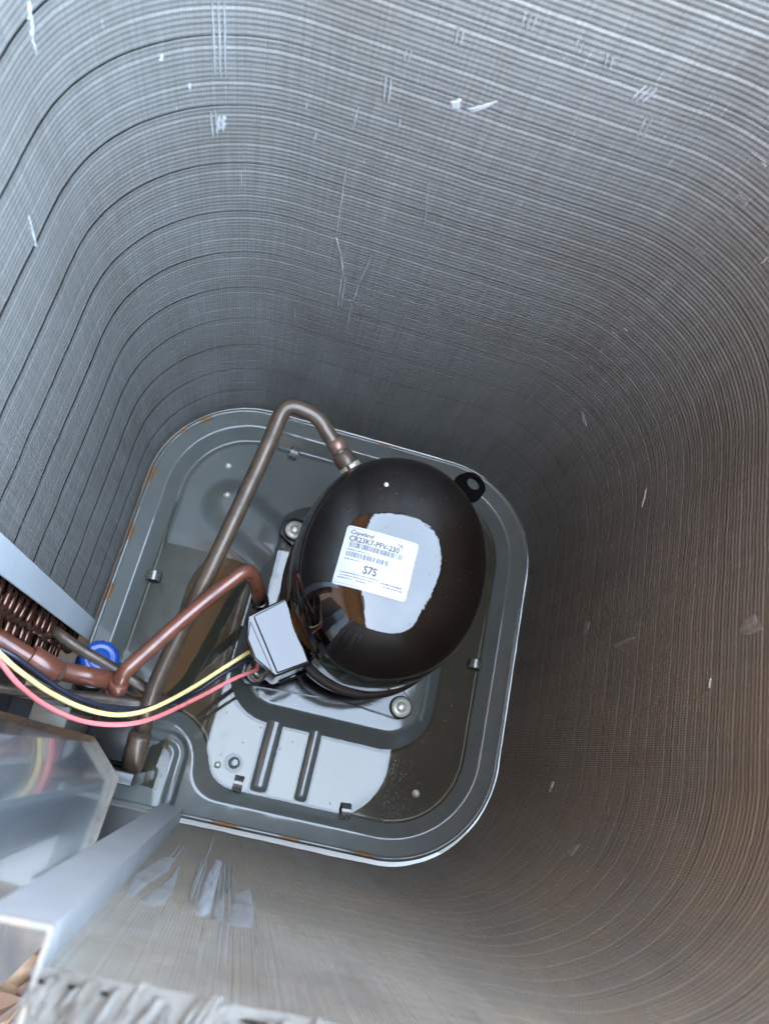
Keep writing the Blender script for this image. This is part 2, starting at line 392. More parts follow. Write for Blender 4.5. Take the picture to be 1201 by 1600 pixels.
r0, r1 = .152, .03                            # pan corner radii, tighter at the service corner
def sdf(x, y, hx, hy, r):
    if r == r0 and x < 0 and y < 0: r = r1
    qx, qy = abs(x)-hx+r, abs(y)-hy+r
    return math.hypot(max(qx, 0), max(qy, 0)) + min(max(qx, qy), 0) - r
def wall_hit(px, py):
    d = ray(px, py); t = .02
    for _ in range(200):
        p = CAM_POS + d*t; dist = -sdf(p[0], p[1], HX, HY, RAD); h = math.hypot(d[0], d[1])
        if dist < 1e-5: break
        t += max(dist/max(h, .05)*.7, 1e-6)
    p = CAM_POS + d*t; e = 1e-4
    gx = sdf(p[0]+e, p[1], HX, HY, RAD)-sdf(p[0]-e, p[1], HX, HY, RAD); gy = sdf(p[0], p[1]+e, HX, HY, RAD)-sdf(p[0], p[1]-e, HX, HY, RAD)
    n = Vector((-gx, -gy, 0)).normalized(); return Vector(p), n
def fin_streak(px0, py0, px1, py1, wid=.0009, k=1):
    wid = wid*1.15
    """a bent-over fin edge standing proud of the coil: a thin ribbon bar between two places on the wall"""
    a, na = wall_hit(px0, py0); b, nbm = wall_hit(px1, py1)
    t = Vector((-na.y, na.x, 0))
    for j in range(k):
        bm = bmesh.new(); n = 9; rows = []
        for i in range(n+1):
            u = i/n; p = a.lerp(b, u) + t*(j-(k-1)/2)*.0042; nn = na.lerp(nbm, u).normalized()
            j1 = random.uniform(-.3, .3)*wid; wv = wid*(.35+.65*math.sin(math.pi*min(1, max(0, u)))**.5)*random.uniform(.7, 1.2)
            hgt = .0012*random.uniform(.6, 1.2)
            rows.append([bm.verts.new(p+t*(j1-wv)-nn*.001), bm.verts.new(p+t*(j1-wv*.3)+nn*hgt), bm.verts.new(p+t*(j1+wv*.6)+nn*(hgt*.7)), bm.verts.new(p+t*(j1+wv)-nn*.001)])
        for i in range(n):
            for c in range(3): bm.faces.new((rows[i][c], rows[i][c+1], rows[i+1][c+1], rows[i+1][c]))
        link('bent_fin', from_bm(bm, 'bent_fin'), M['bright_alu'], coil)
def fin_patch(poly, mat='bright_alu', proud=.0012, rough=.0006, name='flattened_fins'):
    """fins mashed flat over an irregular patch; the patch follows the wall and is crumpled"""
    P = [wall_hit(*p) for p in poly]; c = sum((p[0] for p in P), Vector())/len(P); n = sum((p[1] for p in P), Vector()).normalized()
    bm = bmesh.new(); rings = []; m = 5; N = 36
    L = [p[0] for p in P]; cl = L + [L[0]]; per = [0]
    for i in range(len(L)): per.append(per[-1]+(cl[i+1]-cl[i]).length)
    def onper(s):
        for i in range(len(L)):
            if s <= per[i+1]: return cl[i].lerp(cl[i+1], (s-per[i])/max(1e-9, per[i+1]-per[i]))
        return cl[-1]
    for r in range(m+1):
        f = r/m; ring = []
        for k in range(N):
            e = onper(per[-1]*k/N); jit = 1+.10*noise.noise(e*260)*(f > .9)
            p = c.lerp(e, max(f, .02)*jit)
            hgt = proud*(1-f**4)+rough*noise.noise(Vector((p.x*330, p.y*330, p.z*60)))*(f < .99) - (.0015 if r == m else 0)
            ring.append(bm.verts.new(p+n*hgt))
        rings.append(ring)
    for r in range(m):
        for k in range(N): bm.faces.new((rings[r][k], rings[r][(k+1) % N], rings[r+1][(k+1) % N], rings[r+1][k]))
    bm.faces.new(rings[0])
    link(name, from_bm(bm, name), M[mat], coil)
for a in [(341,0,345,120,.0009,3),(333,172,337,215,.0010,2),(346,180,344,205,.0022,2),(541,262,525,370,.0007),(525,370,532,395,.0008),(532,395,536,430,.0010),(537,430,530,480,.0008,2),(583,395,560,445,.0008),(560,445,552,470,.001),(551,470,541,515,.0007),
          (1018,135,992,160,.0010,3),(1015,180,998,215,.0007,2),(953,85,948,105,.0006,2),(905,60,898,72,.0006),(45,0,52,60,.0025),(50,60,58,85,.0012),(253,85,252,95,.0018),(377,265,378,295,.0006),(480,160,478,172,.0006),
          (494,205,492,218,.0006),(625,185,624,200,.0006),(560,165,552,200,.0006),(296,130,297,140,.0014),(607,120,603,160,.0007,2),(1199,400,1188,412,.0012),(650,240,660,225,.0005),(670,280,663,355,.0004),(45,335,57,385,.0007),(910,645,914,662,.0009,2),
          (460,480,461,500,.0006),(640,75,634,95,.0006,2),(720,45,715,70,.0006,2),(830,20,822,45,.0006,3),(1010,765,1003,790,.0012,2),(1110,1060,1108,1075,.0007)]: fin_streak(*a)
for x, y in [(1185,245),(1192,255),(1161,308),(1142,332),(1125,350),(1108,372),(1092,391),(1075,411),(1062,418),(1044,442),(1032,458),(1016,471),(988,497),(978,515),(964,524),(940,548),(928,575)]:
    s = random.uniform(3, 6)*(1.25 if y < 400 else .8)
    fin_streak(x-s*.7, y-s*.5, x+s*.7, y+s*.6, random.uniform(.0006, .0012), random.choice((1, 2, 3)))
fin_patch([(702,158),(722,153),(718,172),(703,173)]); fin_patch([(726,170),(782,155),(770,165),(735,179)])
fin_patch([(1160,965),(1180,955),(1196,985),(1165,995),(1150,990)], 'flat_alu', .0005, .0008); fin_patch([(912,970),(922,968),(918,990),(910,992)], 'flat_alu', .0004)
fin_patch([(862,1218),(866,1220),(860,1240),(856,1238)], 'flat_alu'); fin_patch([(880,1335),(900,1318),(908,1318),(893,1340)], 'flat_alu')
fin_patch([(955,1008),(990,993),(995,996),(960,1013)], 'flat_alu', .0008)
# mashed fins on the near wall beside the corner post
fin_patch([(192,1400),(205,1370),(255,1335),(275,1337),(268,1358),(220,1392),(200,1412)], 'flat_alu', .0016, .0012)
fin_patch([(212,1408),(270,1370),(285,1345),(272,1395),(255,1418),(225,1420)], 'flat_alu', .0010)
fin_patch([(300,1432),(318,1375),(338,1338),(350,1342),(336,1400),(326,1438),(305,1440)], 'bright_alu', .002, .0014)
fin_patch([(328,1440),(340,1405),(352,1395),(350,1445)], 'flat_alu', .001, .001)
fin_patch([(352,1445),(362,1395),(392,1385),(400,1420),(397,1455),(370,1452)], 'flat_alu', .0012, .0008)
for a in [(337,1300,297,1410,.0012),(320,1345,300,1405,.0009,2),(345,1345,330,1400,.0007,3),(352,1350,346,1440,.0008,3),(362,1350,357,1395,.0006,2),(285,1320,255,1360,.0006,2),(350,1440,342,1580,.0007,2),(318,1450,305,1530,.0004),(250,1430,225,1490,.0004),(400,1460,398,1560,.0003)]: fin_streak(*a)
# real fin edges on the near end of the coil, where single fins can be told apart
bm = bmesh.new(); x = -.114
while x < .142:
    z0 = .36 + random.uniform(-.03, .03); y = -HY
    lean = random.uniform(-.0006, .0006); pr = random.uniform(.0015, .0019)*(1-max(0, x+.02)/.165)
    zt = TOP_FRONT-.004+random.uniform(-.003, .001)
    zt = min(zt, TOP_FRONT-.004)
    n = 6; prev = None
    for i in range(n+1):
        z = z0+(zt-z0)*i/n; xx = x+lean*.4*i/n+.0003*noise.noise(Vector((x*90, z*30, 0))); dd = -.0012+(pr+.0012)*(i/n)
        cur = [bm.verts.new((xx-.00035, y-.002, z)), bm.verts.new((xx-.00035, y+dd, z)), bm.verts.new((xx+.00035, y+dd, z)), bm.verts.new((xx+.00035, y-.002, z))]
        if prev:
            for c in range(3): bm.faces.new((prev[c], prev[c+1], cur[c+1], cur[c]))
        prev = cur
    # fin end across the top of the coil
    a = [bm.verts.new((x+lean-.0002, y+pr, zt)), bm.verts.new((x+lean+.0002, y+pr, zt)), bm.verts.new((x+lean+.0002+random.uniform(-.001,.001), y-TH, TOP_FRONT+.003)), bm.verts.new((x+lean-.0002, y-TH, TOP_FRONT+.003))]
    bm.faces.new(a)
    x += .0021
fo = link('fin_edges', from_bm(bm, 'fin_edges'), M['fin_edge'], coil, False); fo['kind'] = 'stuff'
# crumpled, folded-over fin ends on the top edge
for k in range(64):
    cx = -.112+(k % 40)*.0042+random.uniform(-.002, .002); y0 = -HY-.001-random.uniform(0, .03); wx = random.uniform(.002, .006); wy = random.uniform(.006, .018); z0 = TOP_FRONT+.002
    bm = bmesh.new(); rows = []
    for i in range(5):
        row = []
        for j in range(5):
            u, v2 = i/4-.5, j/4-.5
            row.append(bm.verts.new((cx+u*wx+v2*.006, y0+v2*wy, z0+.004*(.3-1.6*v2*v2)+.003*noise.noise(Vector((cx*400+u*3, v2*3, k))))))
        rows.append(row)
    for i in range(4):
        for j in range(4): bm.faces.new((rows[i][j], rows[i+1][j], rows[i+1][j+1], rows[i][j+1]))
    link('folded_fin', from_bm(bm, 'folded_fin'), M['folded'], coil)

# end plate and copper return bends at the service corner
bm = bmesh.new(); box_bm(bm, (-.3035,-.109,-.006), (-.3015,-.080,.76), .0006, 1); box_bm(bm, (-.36,-.0895,-.006), (-.3036,-.0875,.76))
link('end_plate', from_bm(bm, 'end_plate'), M['end_plate'], coil, False)
def u_bend(len_, half, r):
    path = [Vector((0, .004, -half)), Vector((0, -len_+half, -half))]
    for k in range(1, 10): a = -math.pi/2+math.pi*k/10; path.append(Vector((0, -len_+half-math.cos(a)*half, math.sin(a)*half)))
    path += [Vector((0, -len_+half, half)), Vector((0, .004, half))]
    return tube_me(path, r, 10, 'return_bend')
ub = u_bend(.042, .0075, .0034); ub.materials.append(M['copper_dark']); ub.polygons.foreach_set('use_smooth', [True]*len(ub.polygons))
ub2 = u_bend(.060, .0075, .0034); ub2.materials.append(M['copper_dark']); ub2.polygons.foreach_set('use_smooth', [True]*len(ub2.polygons))
for c, (x, mesh) in enumerate(((-.316, ub), (-.327, ub2), (-.338, ub), (-.349, ub2))):
    for k in range(26):
        o = bpy.data.objects.new('return_bend', mesh); COL.objects.link(o); o.parent = coil
        o.location = (x+random.uniform(-.0008, .0008), -.0895, .020+k*.0235+(c % 2)*.0118); o.rotation_euler = (0, R((-20, 12, -12, 20)[c]), R(random.uniform(-4, 4)))
# header collecting the bends
pth = fillet([(-.364,-.128,.02), (-.364,-.128,.60)], .01); link('header_tube', tube_me(pth, .0075, 14, 'header_tube'), M['copper_dark'], coil)

# ------------------------------------------------------------------ base pan
def vrr(x, y, hx, hy, r):
    qx, qy = np.abs(x)-hx+r, np.abs(y)-hy+r
    return np.hypot(np.maximum(qx, 0), np.maximum(qy, 0)) + np.minimum(np.maximum(qx, qy), 0) - r
def sst(a, b, x): t = np.clip((x-a)/(b-a), 0, 1); return t*t*(3-2*t)
def ramp_(a, b, x):
    t = np.clip((x-a)/(b-a), 0, 1); r = .16
    y = np.where(t < r, t*t/(2*r), np.where(t > 1-r, (1-r)-(1-t)**2/(2*r), t-r/2)); return y/(1-r)
def smax(a, b, k): h = np.clip(.5+.5*(a-b)/k, 0, 1); return b*(1-h)+a*h+k*h*(1-h)
def fnoise(X, Y, sc, seed):
    return np.array([noise.fractal(Vector((x*sc, y*sc, seed)), .9, 2.1, 3) for x, y in zip(X.ravel(), Y.ravel())]).reshape(X.shape)
def pan_height(X, Y, detail=True):
    d1 = vrr(X, Y, .273, .273, .128); d2 = vrr(X+.418, Y+.49, .30, .30, .05)
    d = smax(d1, -d2, .045)
    Z = -.018*ramp_(0, .023, -d)
    infl = sst(.018, .03, -d)
    dry = sst(.035, .075, Y)*(1-sst(.0, .06, X))
    Z += .0042*dry*infl
    pl = 1-ramp_(0, .030, vrr(X-.045, Y-.006, .125, .14, .045))
    Z = np.maximum(Z, -.018+.025*pl) + 0
    # capsule-shaped hump towards the back left
    ax, ay, bx, by = -.172, .135, -.06, .075
    t = np.clip(((X-ax)*(bx-ax)+(Y-ay)*(by-ay))/((bx-ax)**2+(by-ay)**2), 0, 1)
    dc = np.hypot(X-ax-t*(bx-ax), Y-ay-t*(by-ay))
    hump = 1-sst(.012, .048, dc); Z = np.maximum(Z, -.0138+.014*hump*(hump > 0)-.03*(hump <= 0))
    for rx, rw in ((-.024, .0075), (.035, .0045)):
        rib = np.sqrt(np.clip(1-(np.abs(X-rx)/(rw+.005))**2, 0, 1))*(1-sst(-.150, -.14, Y))*infl
        Z = np.maximum(Z, -.018+.0065*rib)
    isl = at(366, 1192, -.016); di = np.hypot(X-isl.x, Y-isl.y); Z += .0034*(1-sst(.004, .013, di))*infl
    # stamped recess on the service-corner shelf
    gd = np.abs(vrr(X+.235, Y+.295, .10, .088, .022)); Z -= .007*(1-sst(.003, .010, gd))*(d > .004)
    # outer flange, slightly dished
    return Z
NG = 440
ax_ = np.linspace(-.30, .30, NG); X, Y = np.meshgrid(ax_, ax_)
# pull points outside the rounded outline onto it
rq = np.where((X < 0) & (Y < 0), r1, r0); cx = np.clip(np.abs(X), 0, .30-rq); cy = np.clip(np.abs(Y), 0, .30-rq)
dx, dy = np.abs(X)-cx, np.abs(Y)-cy; dl = np.hypot(dx, dy); f = np.where(dl > rq, rq/np.maximum(dl, 1e-9), 1.0)
X = np.sign(X)*(cx+dx*f); Y = np.sign(Y)*(cy+dy*f)
Z = pan_height(X, Y)
low = fnoise(X[::4, ::4], Y[::4, ::4], 16, 1.7)*.0003
idx = np.arange(NG)/4
def up(A):
    B = np.stack([np.interp(idx, np.arange(A.shape[0]), A[:,k]) for k in range(A.shape[1])], 1)
    return np.stack([np.interp(idx, np.arange(A.shape[1]), B[k]) for k in range(B.shape[0])], 0)
Z += up(low)
dryf = sst(.035, .075, Y)*(1-sst(.0, .06, X))
band = (Z < -.0125) & (dryf > .02) & (dryf < .9)
gr_ = np.zeros_like(Z); ii = np.where(band)
gr_[ii] = (np.sin(np.pi*dryf[ii])**.7)*[noise.noise(Vector((x*300, y*300, 4)))*.00016+noise.noise(Vector((x*60, y*60, 8)))*.00025 for x, y in zip(X[ii], Y[ii])]
Z += gr_
me = grid_me(X, Y, Z, 'tray')
# rust chips: distance-like mask per vertex
ru = np.zeros(NG*NG); xf, yf = X.ravel(), Y.ravel()
for px, py, la, wa in [(161,922,.013,.006),(199,829,.014,.006),(233,739,.013,.006),(274,660,.007,.006),(315,641,.010,.008),(437,641,.008,.004),(350,1292,.020,.005),(452,1319,.013,.004),(565,1345,.013,.006),(735,745,.008,.002),(600,690,.010,.0025)]:
    c = at(px, py, 0)
    # push onto the rim and align with it
    e = 1e-3; gx = sdf(c.x+e, c.y, .3, .3, r0)-sdf(c.x-e, c.y, .3, .3, r0); gy = sdf(c.x, c.y+e, .3, .3, r0)-sdf(c.x, c.y-e, .3, .3, r0)
    n = Vector((gx, gy)).normalized(); s = sdf(c.x, c.y, .3, .3, r0)
    c2 = Vector((c.x, c.y))-n*(s+.003); tx, ty = -n.y, n.x
    u = (xf-c2.x)*tx+(yf-c2.y)*ty; v = (xf-c2.x)*n.x+(yf-c2.y)*n.y
    ru = np.maximum(ru, np.clip(1-.5*np.sqrt((u/la)**2+(v/wa)**2), 0, 1))
for px, py, r in [(650,1240,.006),(357,727,.004),(430,905,.004)]:
    c = at(px, py, -.014); ru = np.maximum(ru, np.clip(1-.5*np.hypot(xf-c.x, yf-c.y)/r, 0, .62))
a = me.attributes.new('rust', 'FLOAT', 'POINT')
if len(a.data) == NG*NG: a.data.foreach_set('value', ru.astype(np.float32))
pan = empty('base_pan', (0, 0, 0)); tag(pan, 'wet grey stamped metal pan with rusty rim chips under the compressor', 'pan')
link('tray', me, M['pan'], pan)
# rolled rim lip round the pan
outl = []
for k in range(240):
    a_ = 2*math.pi*k/240
    # walk the rounded outline by angle around
    dxx, dyy = math.cos(a_), math.sin(a_); t = .2
    for _ in range(90): t -= sdf(dxx*t, dyy*t, .3, .3, r0)*.7
    outl.append(Vector((dxx*t, dyy*t, 0)))
V = []; F = []; prof = [(-.004,-.0005), (-.0025,.0016), (0,.0024), (.0022,.0012), (.003,-.002), (.003,-.045)]
for k, p in enumerate(outl):
    e = 1e-3; n = Vector((sdf(p.x+e, p.y, .3, .3, r0)-sdf(p.x-e, p.y, .3, .3, r0), sdf(p.x, p.y+e, .3, .3, r0)-sdf(p.x, p.y-e, .3, .3, r0), 0)).normalized()
    wv = .0005*noise.noise(p*60)
    for o_, z in prof: V.append(tuple(p+n*(o_-.003)+Vector((0, 0, z+wv))))
m_ = len(prof)
for k in range(240):
    k2 = (k+1) % 240
    for i in range(m_-1): F.append((k*m_+i, k2*m_+i, k2*m_+i+1, k*m_+i+1))
me = bpy.data.meshes.new('rim_lip'); me.from_pydata(V, [], F); a = me.attributes.new('rust', 'FLOAT', 'POINT')
rv = []
for v in V:
    d2 = (X.ravel()-v[0])**2+(Y.ravel()-v[1])**2; rv.append(float(ru[int(np.argmin(d2))]))
a.data.foreach_set('value', np.array(rv, dtype=np.float32)); link('rim_lip', me, M['pan'], pan)
# lanced tabs bent up from the tray
def tab_me():
    bm = bmesh.new(); prev = None
    for k in range(9):
        a_ = math.pi*(.05+.9*k/8); y = -.0075*math.cos(a_); z = .0085*math.sin(a_)-.001
        cur = [bm.verts.new((-.0045, y, z)), bm.verts.new((.0045, y, z)), bm.verts.new((.0045, y*.8, z*.8-.0003)), bm.verts.new((-.0045, y*.8, z*.8-.0003))]
        if prev:
            for c in range(4): bm.faces.new((prev[c], prev[(c+1) % 4], cur[(c+1) % 4], cur[c]))
        prev = cur
    return from_bm(bm, 'tab')
tm = tab_me(); tm.transform(Matrix.Scale(1.45, 4)); tm.materials.append(paint('tab_metal', (.17,.165,.15), .25, .5, .4, 200, .3, dirt=(.06,.05,.04), dirt_amt=.8))
for px, py, ang in [(460,708,-10),(240,900,95),(742,1038,90),(540,1268,5),(372,1225,0)]:
    p = at(px, py, -.010); o = bpy.data.objects.new('tab', tm); COL.objects.link(o); o.parent = pan; o.location = (p.x, p.y, -.012); o.rotation_euler = (0, 0, R(ang))
sm = lathe_me([(0,.004),(.003,.0035),(.0042,.002),(.0045,0),(.0065,-.0005),(.0065,-.003)], 16, 'screw'); sm.materials.append(M['steel'])
for px, py, z in [(357,727,-.013),(650,1240,-.013),(355,773,.0005),(340,1195,-.0155)]:
    p = at(px, py, z); o = link('screw', sm, None, pan); o.location = p; o.scale = (.8,)*3

# standing water
pw = [(-.27,-.275),(.275,-.275),(.275,.275),(.0,.275),(.0,.12),(-.27,.12)]
bm = bmesh.new(); bm.faces.new([bm.verts.new((x, y, -.0158)) for x, y in pw])
wo = link('water', from_bm(bm, 'water'), M['water'], None, False); wo['kind'] = 'structure'; wo['label'] = 'shallow rainwater standing in the low bays of the pan'
# water film lying on the compressor plateau and on the service-corner shelf
def film(px_poly, z):
    P = [at(*q, z) for q in px_poly]; c = sum(P, Vector())/len(P); bm = bmesh.new(); vs = []
    for i in range(len(P)):
        for k in range(10):
            p = P[i].lerp(P[(i+1) % len(P)], k/10); p = p+(p-c)*(.10*noise.noise(p*150)+.05*noise.noise(p*420)); vs.append(bm.verts.new(p))
    bm.faces.new(vs); o = link('water', from_bm(bm, 'water'), M['water'], None, False); o['kind'] = 'structure'
film([(416,938),(424,900),(434,862),(452,850),(462,870),(450,930),(440,946)], .0079)
film([(205,1185),(262,1152),(264,1180),(245,1235),(195,1218)], .0009)
# ------------------------------------------------------------------ compressor
C0 = (.0533, .0318); CA, CB, CN, ZT, ZG, CK = .1165, .1392, 2.08, .31, .17, 3.7
def dome_z(x, y):
    rf = (abs((x-C0[0])/CA)**CN+abs((y-C0[1])/CB)**CN)**(1/CN); rf = min(rf, .9999)
    return ZG+(ZT-ZG)*(1-rf**CK)**(1/CK)
comp = empty('compressor', (.045, .01, .01)); tag(comp, 'glossy black hermetic compressor with white sticker on its domed lid', 'compressor')
OFF = Vector((-.045, -.01, -.01))
def shell(name, prof, seg=96):
    """prof: (cx, cy, a, b, z)"""
    V = []; F = []
    for (cx, cy, a, b, z) in prof:
        for k in range(seg):
            t = 2*math.pi*k/seg; c, s = math.cos(t), math.sin(t)
            V.append((cx+a*math.copysign(abs(c)**(2/CN), c)+OFF.x, cy+b*math.copysign(abs(s)**(2/CN), s)+OFF.y, z+OFF.z))
    m = len(prof)
    for i in range(m-1):
        for k in range(seg): F.append((i*seg+k, i*seg+(k+1) % seg, (i+1)*seg+(k+1) % seg, (i+1)*seg+k))
    F.append(tuple(range(seg))[::-1]); F.append(tuple((m-1)*seg+k for k in range(seg)))
    me = bpy.data.meshes.new(name); me.from_pydata(V, [], F); return link(name, me, M['shell'], comp)
pr = [(C0[0], C0[1], CA*.985, CB*.985, .118), (C0[0], C0[1], CA*.999, CB*.999, .125), (C0[0], C0[1], CA, CB, ZG)]
for k in range(1, 40):
    t = (k/40)*math.pi/2; s = math.sin(t)**(2/CK); rf = max(1e-3, (1-s**CK))**(1/CK)
    pr.append((C0[0], C0[1], CA*rf, CB*rf, ZG+(ZT-ZG)*s))
for rf in (.2, .1, .02): pr.append((C0[0], C0[1], CA*rf, CB*rf, ZG+(ZT-ZG)*(1-rf**CK)**(1/CK)))
pr.sort(key=lambda q: (q[4], -q[2])); shell('upper_shell', pr)
lo = [(.046,.012,.06,.075,.022),(.046,.012,.085,.10,.026),(.047,.014,.100,.118,.045),(.049,.02,.108,.128,.08),(.052,.029,.1125,.1345,.13)]
shell('lower_shell', lo)
M['seam'] = paint('rusty_weld', (.018,.010,.007), .35, .1, .5, 120, .6, dirt=(.05,.022,.010), dirt_amt=.8)
pr = [(.0525,.030,.112,.134,.116),(.0525,.030,.1195,.142,.117),(.0525,.030,.1205,.143,.119),(.0525,.030,.1195,.142,.121),(.0525,.030,.112,.134,.1225)]
ws = shell('weld_seam', pr); ws.data.materials.clear(); ws.data.materials.append(M['seam'])
# lifting lug
def lug_me():
    bm = bmesh.new(); seg = 40; outer = []; inner = []
    for k in range(seg):
        a = 2*math.pi*k/seg; ca, sa_ = math.cos(a), math.sin(a)
        if sa_ >= 0: p = (.0185*ca, .0185*sa_)
        else: p = (math.copysign(min(abs(.0185*ca*(1+.55*abs(sa_))), .025), ca), .034*sa_)
        outer.append(p); inner.append((.0088*ca, .0098*sa_+.001))
    ring = []
    for z in (-.0022, .0022): ring.append([bm.verts.new((*p, z)) for p in outer]); ring.append([bm.verts.new((*p, z)) for p in inner])
    ob, ib, ot, it = ring
    for k in range(seg):
        k2 = (k+1) % seg
        bm.faces.new((ob[k], ob[k2], ot[k2], ot[k])); bm.faces.new((ib[k], it[k], it[k2], ib[k2]))
        bm.faces.new((ot[k], ot[k2], it[k2], it[k])); bm.faces.new((ob[k], ib[k], ib[k2], ob[k2]))
    bmesh.ops.bevel(bm, geom=[e for e in bm.edges if abs(e.verts[0].co.z-e.verts[1].co.z) < 1e-5 and len(e.link_faces) == 2 and abs(e.link_faces[0].normal.dot(e.link_faces[1].normal)) < .5], offset=.0007, segments=2, affect='EDGES')
    return from_bm(bm, 'lifting_lug')
lg = link('lifting_lug', lug_me(), M['lug'], comp, False); p = at(738, 757, .21)
lg.location = p+OFF; lg.rotation_euler = (R(-20), 0, math.atan2(p.y-C0[1]-.01, p.x-C0[0]+.01)-math.pi/2)
# small welded nib on the lid
nx, ny = at(601, 762, .295).xy; o = link('lid_nib', lathe_me([(0,.0022),(.0015,.002),(.0026,.001),(.0030,-.002)], 12, 'lid_nib'), M['steel'], comp); o.location = Vector((nx, ny, dome_z(nx, ny)))+OFF
# mounting feet, bolts
BOLTS = [(-.069,.112),(.140,-.100),(-.068,-.100),(.140,.112)]
def foot(poly): return link('foot_plate', from_bm(prism([(p[0]+OFF.x, p[1]+OFF.y) for p in poly], .0085+OFF.z, .0195+OFF.z, .0012, 2), 'foot_plate'), M['plate'], comp, False)
foot([(-.088,-.112),(-.078,-.119),(.02,-.112),(.06,-.108),(.140,-.117),(.151,-.112),(.155,-.102),(.150,-.085),(.10,-.04),(-.03,-.04),(-.088,-.085)])
foot([(-.02,.03),(.10,.05),(.160,.10),(.160,.122),(.15,.132),(-.075,.132),(-.090,.122),(-.090,.102),(-.06,.088)])
wash = lathe_me([(0,.0062),(.0050,.0062),(.0058,.0054),(.0062,.0034),(.0085,.0028),(.0128,.0022),(.0142,.0010),(.0142,-.0012)], 28, 'bolt'); wash.materials.append(M['steel'])
gro = lathe_me([(.004,.004),(.0145,.004),(.0160,.002),(.0160,-.004),(.0135,-.006),(.0135,-.016)], 28, 'grommet'); gro.materials.append(M['rubber'])
for x, y in BOLTS:
    gmt = link('grommet', gro, None, comp); gmt.location = Vector((x, y, .0195))+OFF
    bo = link('bolt', wash, None, gmt); bo.location = (0, 0, .004)
# terminal box on the shell's near left side
tz = .195
tp = [at(*q, tz) for q in ((447,933),(486,1036),(430,1058),(396,1031),(384,1000),(386,962))]
tp = [(p.x, p.y) for p in tp]
def inset(poly, d):
    c = Vector((sum(p[0] for p in poly)/len(poly), sum(p[1] for p in poly)/len(poly)))
    return [tuple(Vector(p)+(c-Vector(p)).normalized()*d) for p in poly]
tb = link('terminal_box', from_bm(prism([(p[0]+OFF.x, p[1]+OFF.y) for p in tp], .095+OFF.z, tz+OFF.z, .0025, 3), 'terminal_box'), M['shell'], comp, False)
# raised flat of the cover, split from the side flap by a groove
main = [at(*q, tz+.003) for q in ((447,937),(482,1034),(433,1052),(396,963))]
link('box_lid', from_bm(prism([(p.x+OFF.x, p.y+OFF.y) for p in main], tz+.0002+OFF.z, tz+.004+OFF.z, .0012, 2), 'box_lid'), M['shell'], tb, False)
flap = [at(*q, tz+.001) for q in ((391,970),(427,1052),(399,1028),(387,998))]
link('side_flap', from_bm(prism([(p.x+OFF.x, p.y+OFF.y) for p in flap], tz+.0002+OFF.z, tz+.0022+OFF.z, .0008, 2), 'side_flap'), M['shell'], tb, False)
# spring clip beneath and connector ring
a_, b_ = at(436,1066,.17), at(478,1048,.17)
link('clip', tube_me([a_+OFF, b_+OFF], .0026, 10, 'clip'), M['plate'], tb)
cp = at(402,1052,.12); rg = lathe_me([(.006,.004),(.0095,.004),(.0105,.002),(.0105,-.004),(.006,-.004),(.006,.004)], 24, 'terminal_ring')
o = link('terminal_ring', rg, M['cut_edge'], tb); o.location = cp+OFF; o.rotation_euler = (R(25), R(-25), 0)

# white data sticker, following the lid
LC = at(587.5, 880, .307); LU = (at(652,852,.307)-at(551,822,.307)).normalized(); LW, LH = .0805, .0668
LU = Vector((LU.x, LU.y, 0)).normalized(); LV = Vector((-LU.y, LU.x, 0))
def on_label(u, v, h): p = LC+LU*u+LV*v; return Vector((p.x, p.y, dome_z(p.x, p.y)+h))+OFF
n = 20; cr = .003; bm = bmesh.new(); G = []
for j in range(n+1):
    row = []
    for i in range(n+1):
        u, v = (i/n-.5)*LW, (j/n-.5)*LH
        qx, qy = max(abs(u)-LW/2+cr, 0), max(abs(v)-LH/2+cr, 0); dl = math.hypot(qx, qy)
        if dl > cr: u = math.copysign(LW/2-cr+qx*cr/dl, u); v = math.copysign(LH/2-cr+qy*cr/dl, v)
        row.append(bm.verts.new(on_label(u, v, .0003)))
    G.append(row)
for j in range(n):
    for i in range(n): bm.faces.new((G[j][i], G[j][i+1], G[j+1][i+1], G[j+1][i]))
sticker = link('sticker', from_bm(bm, 'sticker'), M['label'], comp)
def text_on(s, u, v, size, sx=1.0, name='print', shear=0.0):
    cu = bpy.data.curves.new(name, 'FONT'); cu.body = s; cu.size = size; cu.resolution_u = 2; cu.shear = shear; cu.offset = size*.026
    to = bpy.data.objects.new(name, cu); COL.objects.link(to); bpy.context.view_layer.update()
    me = bpy.data.meshes.new_from_object(to.evaluated_get(bpy.context.evaluated_depsgraph_get()))
    bpy.data.objects.remove(to)
    for vv in me.vertices: vv.co = on_label(u+vv.co.x*sx, v+vv.co.y, .00055)
    me.materials.clear(); link(name, me, M['ink'], sticker, False)
def bars(rects, name):
    bm = bmesh.new()
    for u0, v0, u1, v1 in rects:
        k = max(1, int((u1-u0)/.008))
        for i in range(k):
            x0, x1 = u0+(u1-u0)*i/k, u0+(u1-u0)*(i+1)/k
            bm.faces.new([bm.verts.new(on_label(u, v, .00055)) for u, v in ((x0,v0),(x1,v0),(x1,v1),(x0,v1))])
    link(name, from_bm(bm, name), M['ink'], sticker, False)
text_on('Copeland', -.036, .0245, .0066, 1.0, 'print', .25)
text_on('CR23K7-PFV-230', -.0355, .0165, .0085, .92)
text_on('UL', .018, .0235, .0052, 1.1)
text_on('S7S', -.012, -.0155, .0125, .85)
rb = random.Random(5)
def barcode(u0, u1, v0, v1):
    r = []; u = u0
    while u < u1-.0006:
        w_ = rb.choice((.0004, .0004, .0008, .0011)); r.append((u, v0, min(u+w_, u1), v1)); u += w_+rb.choice((.0004, .0007, .0010))
    bars(r, 'barcode')
barcode(-.033, .027, .0095, .0155); barcode(-.034, .013, -.001, .0045)
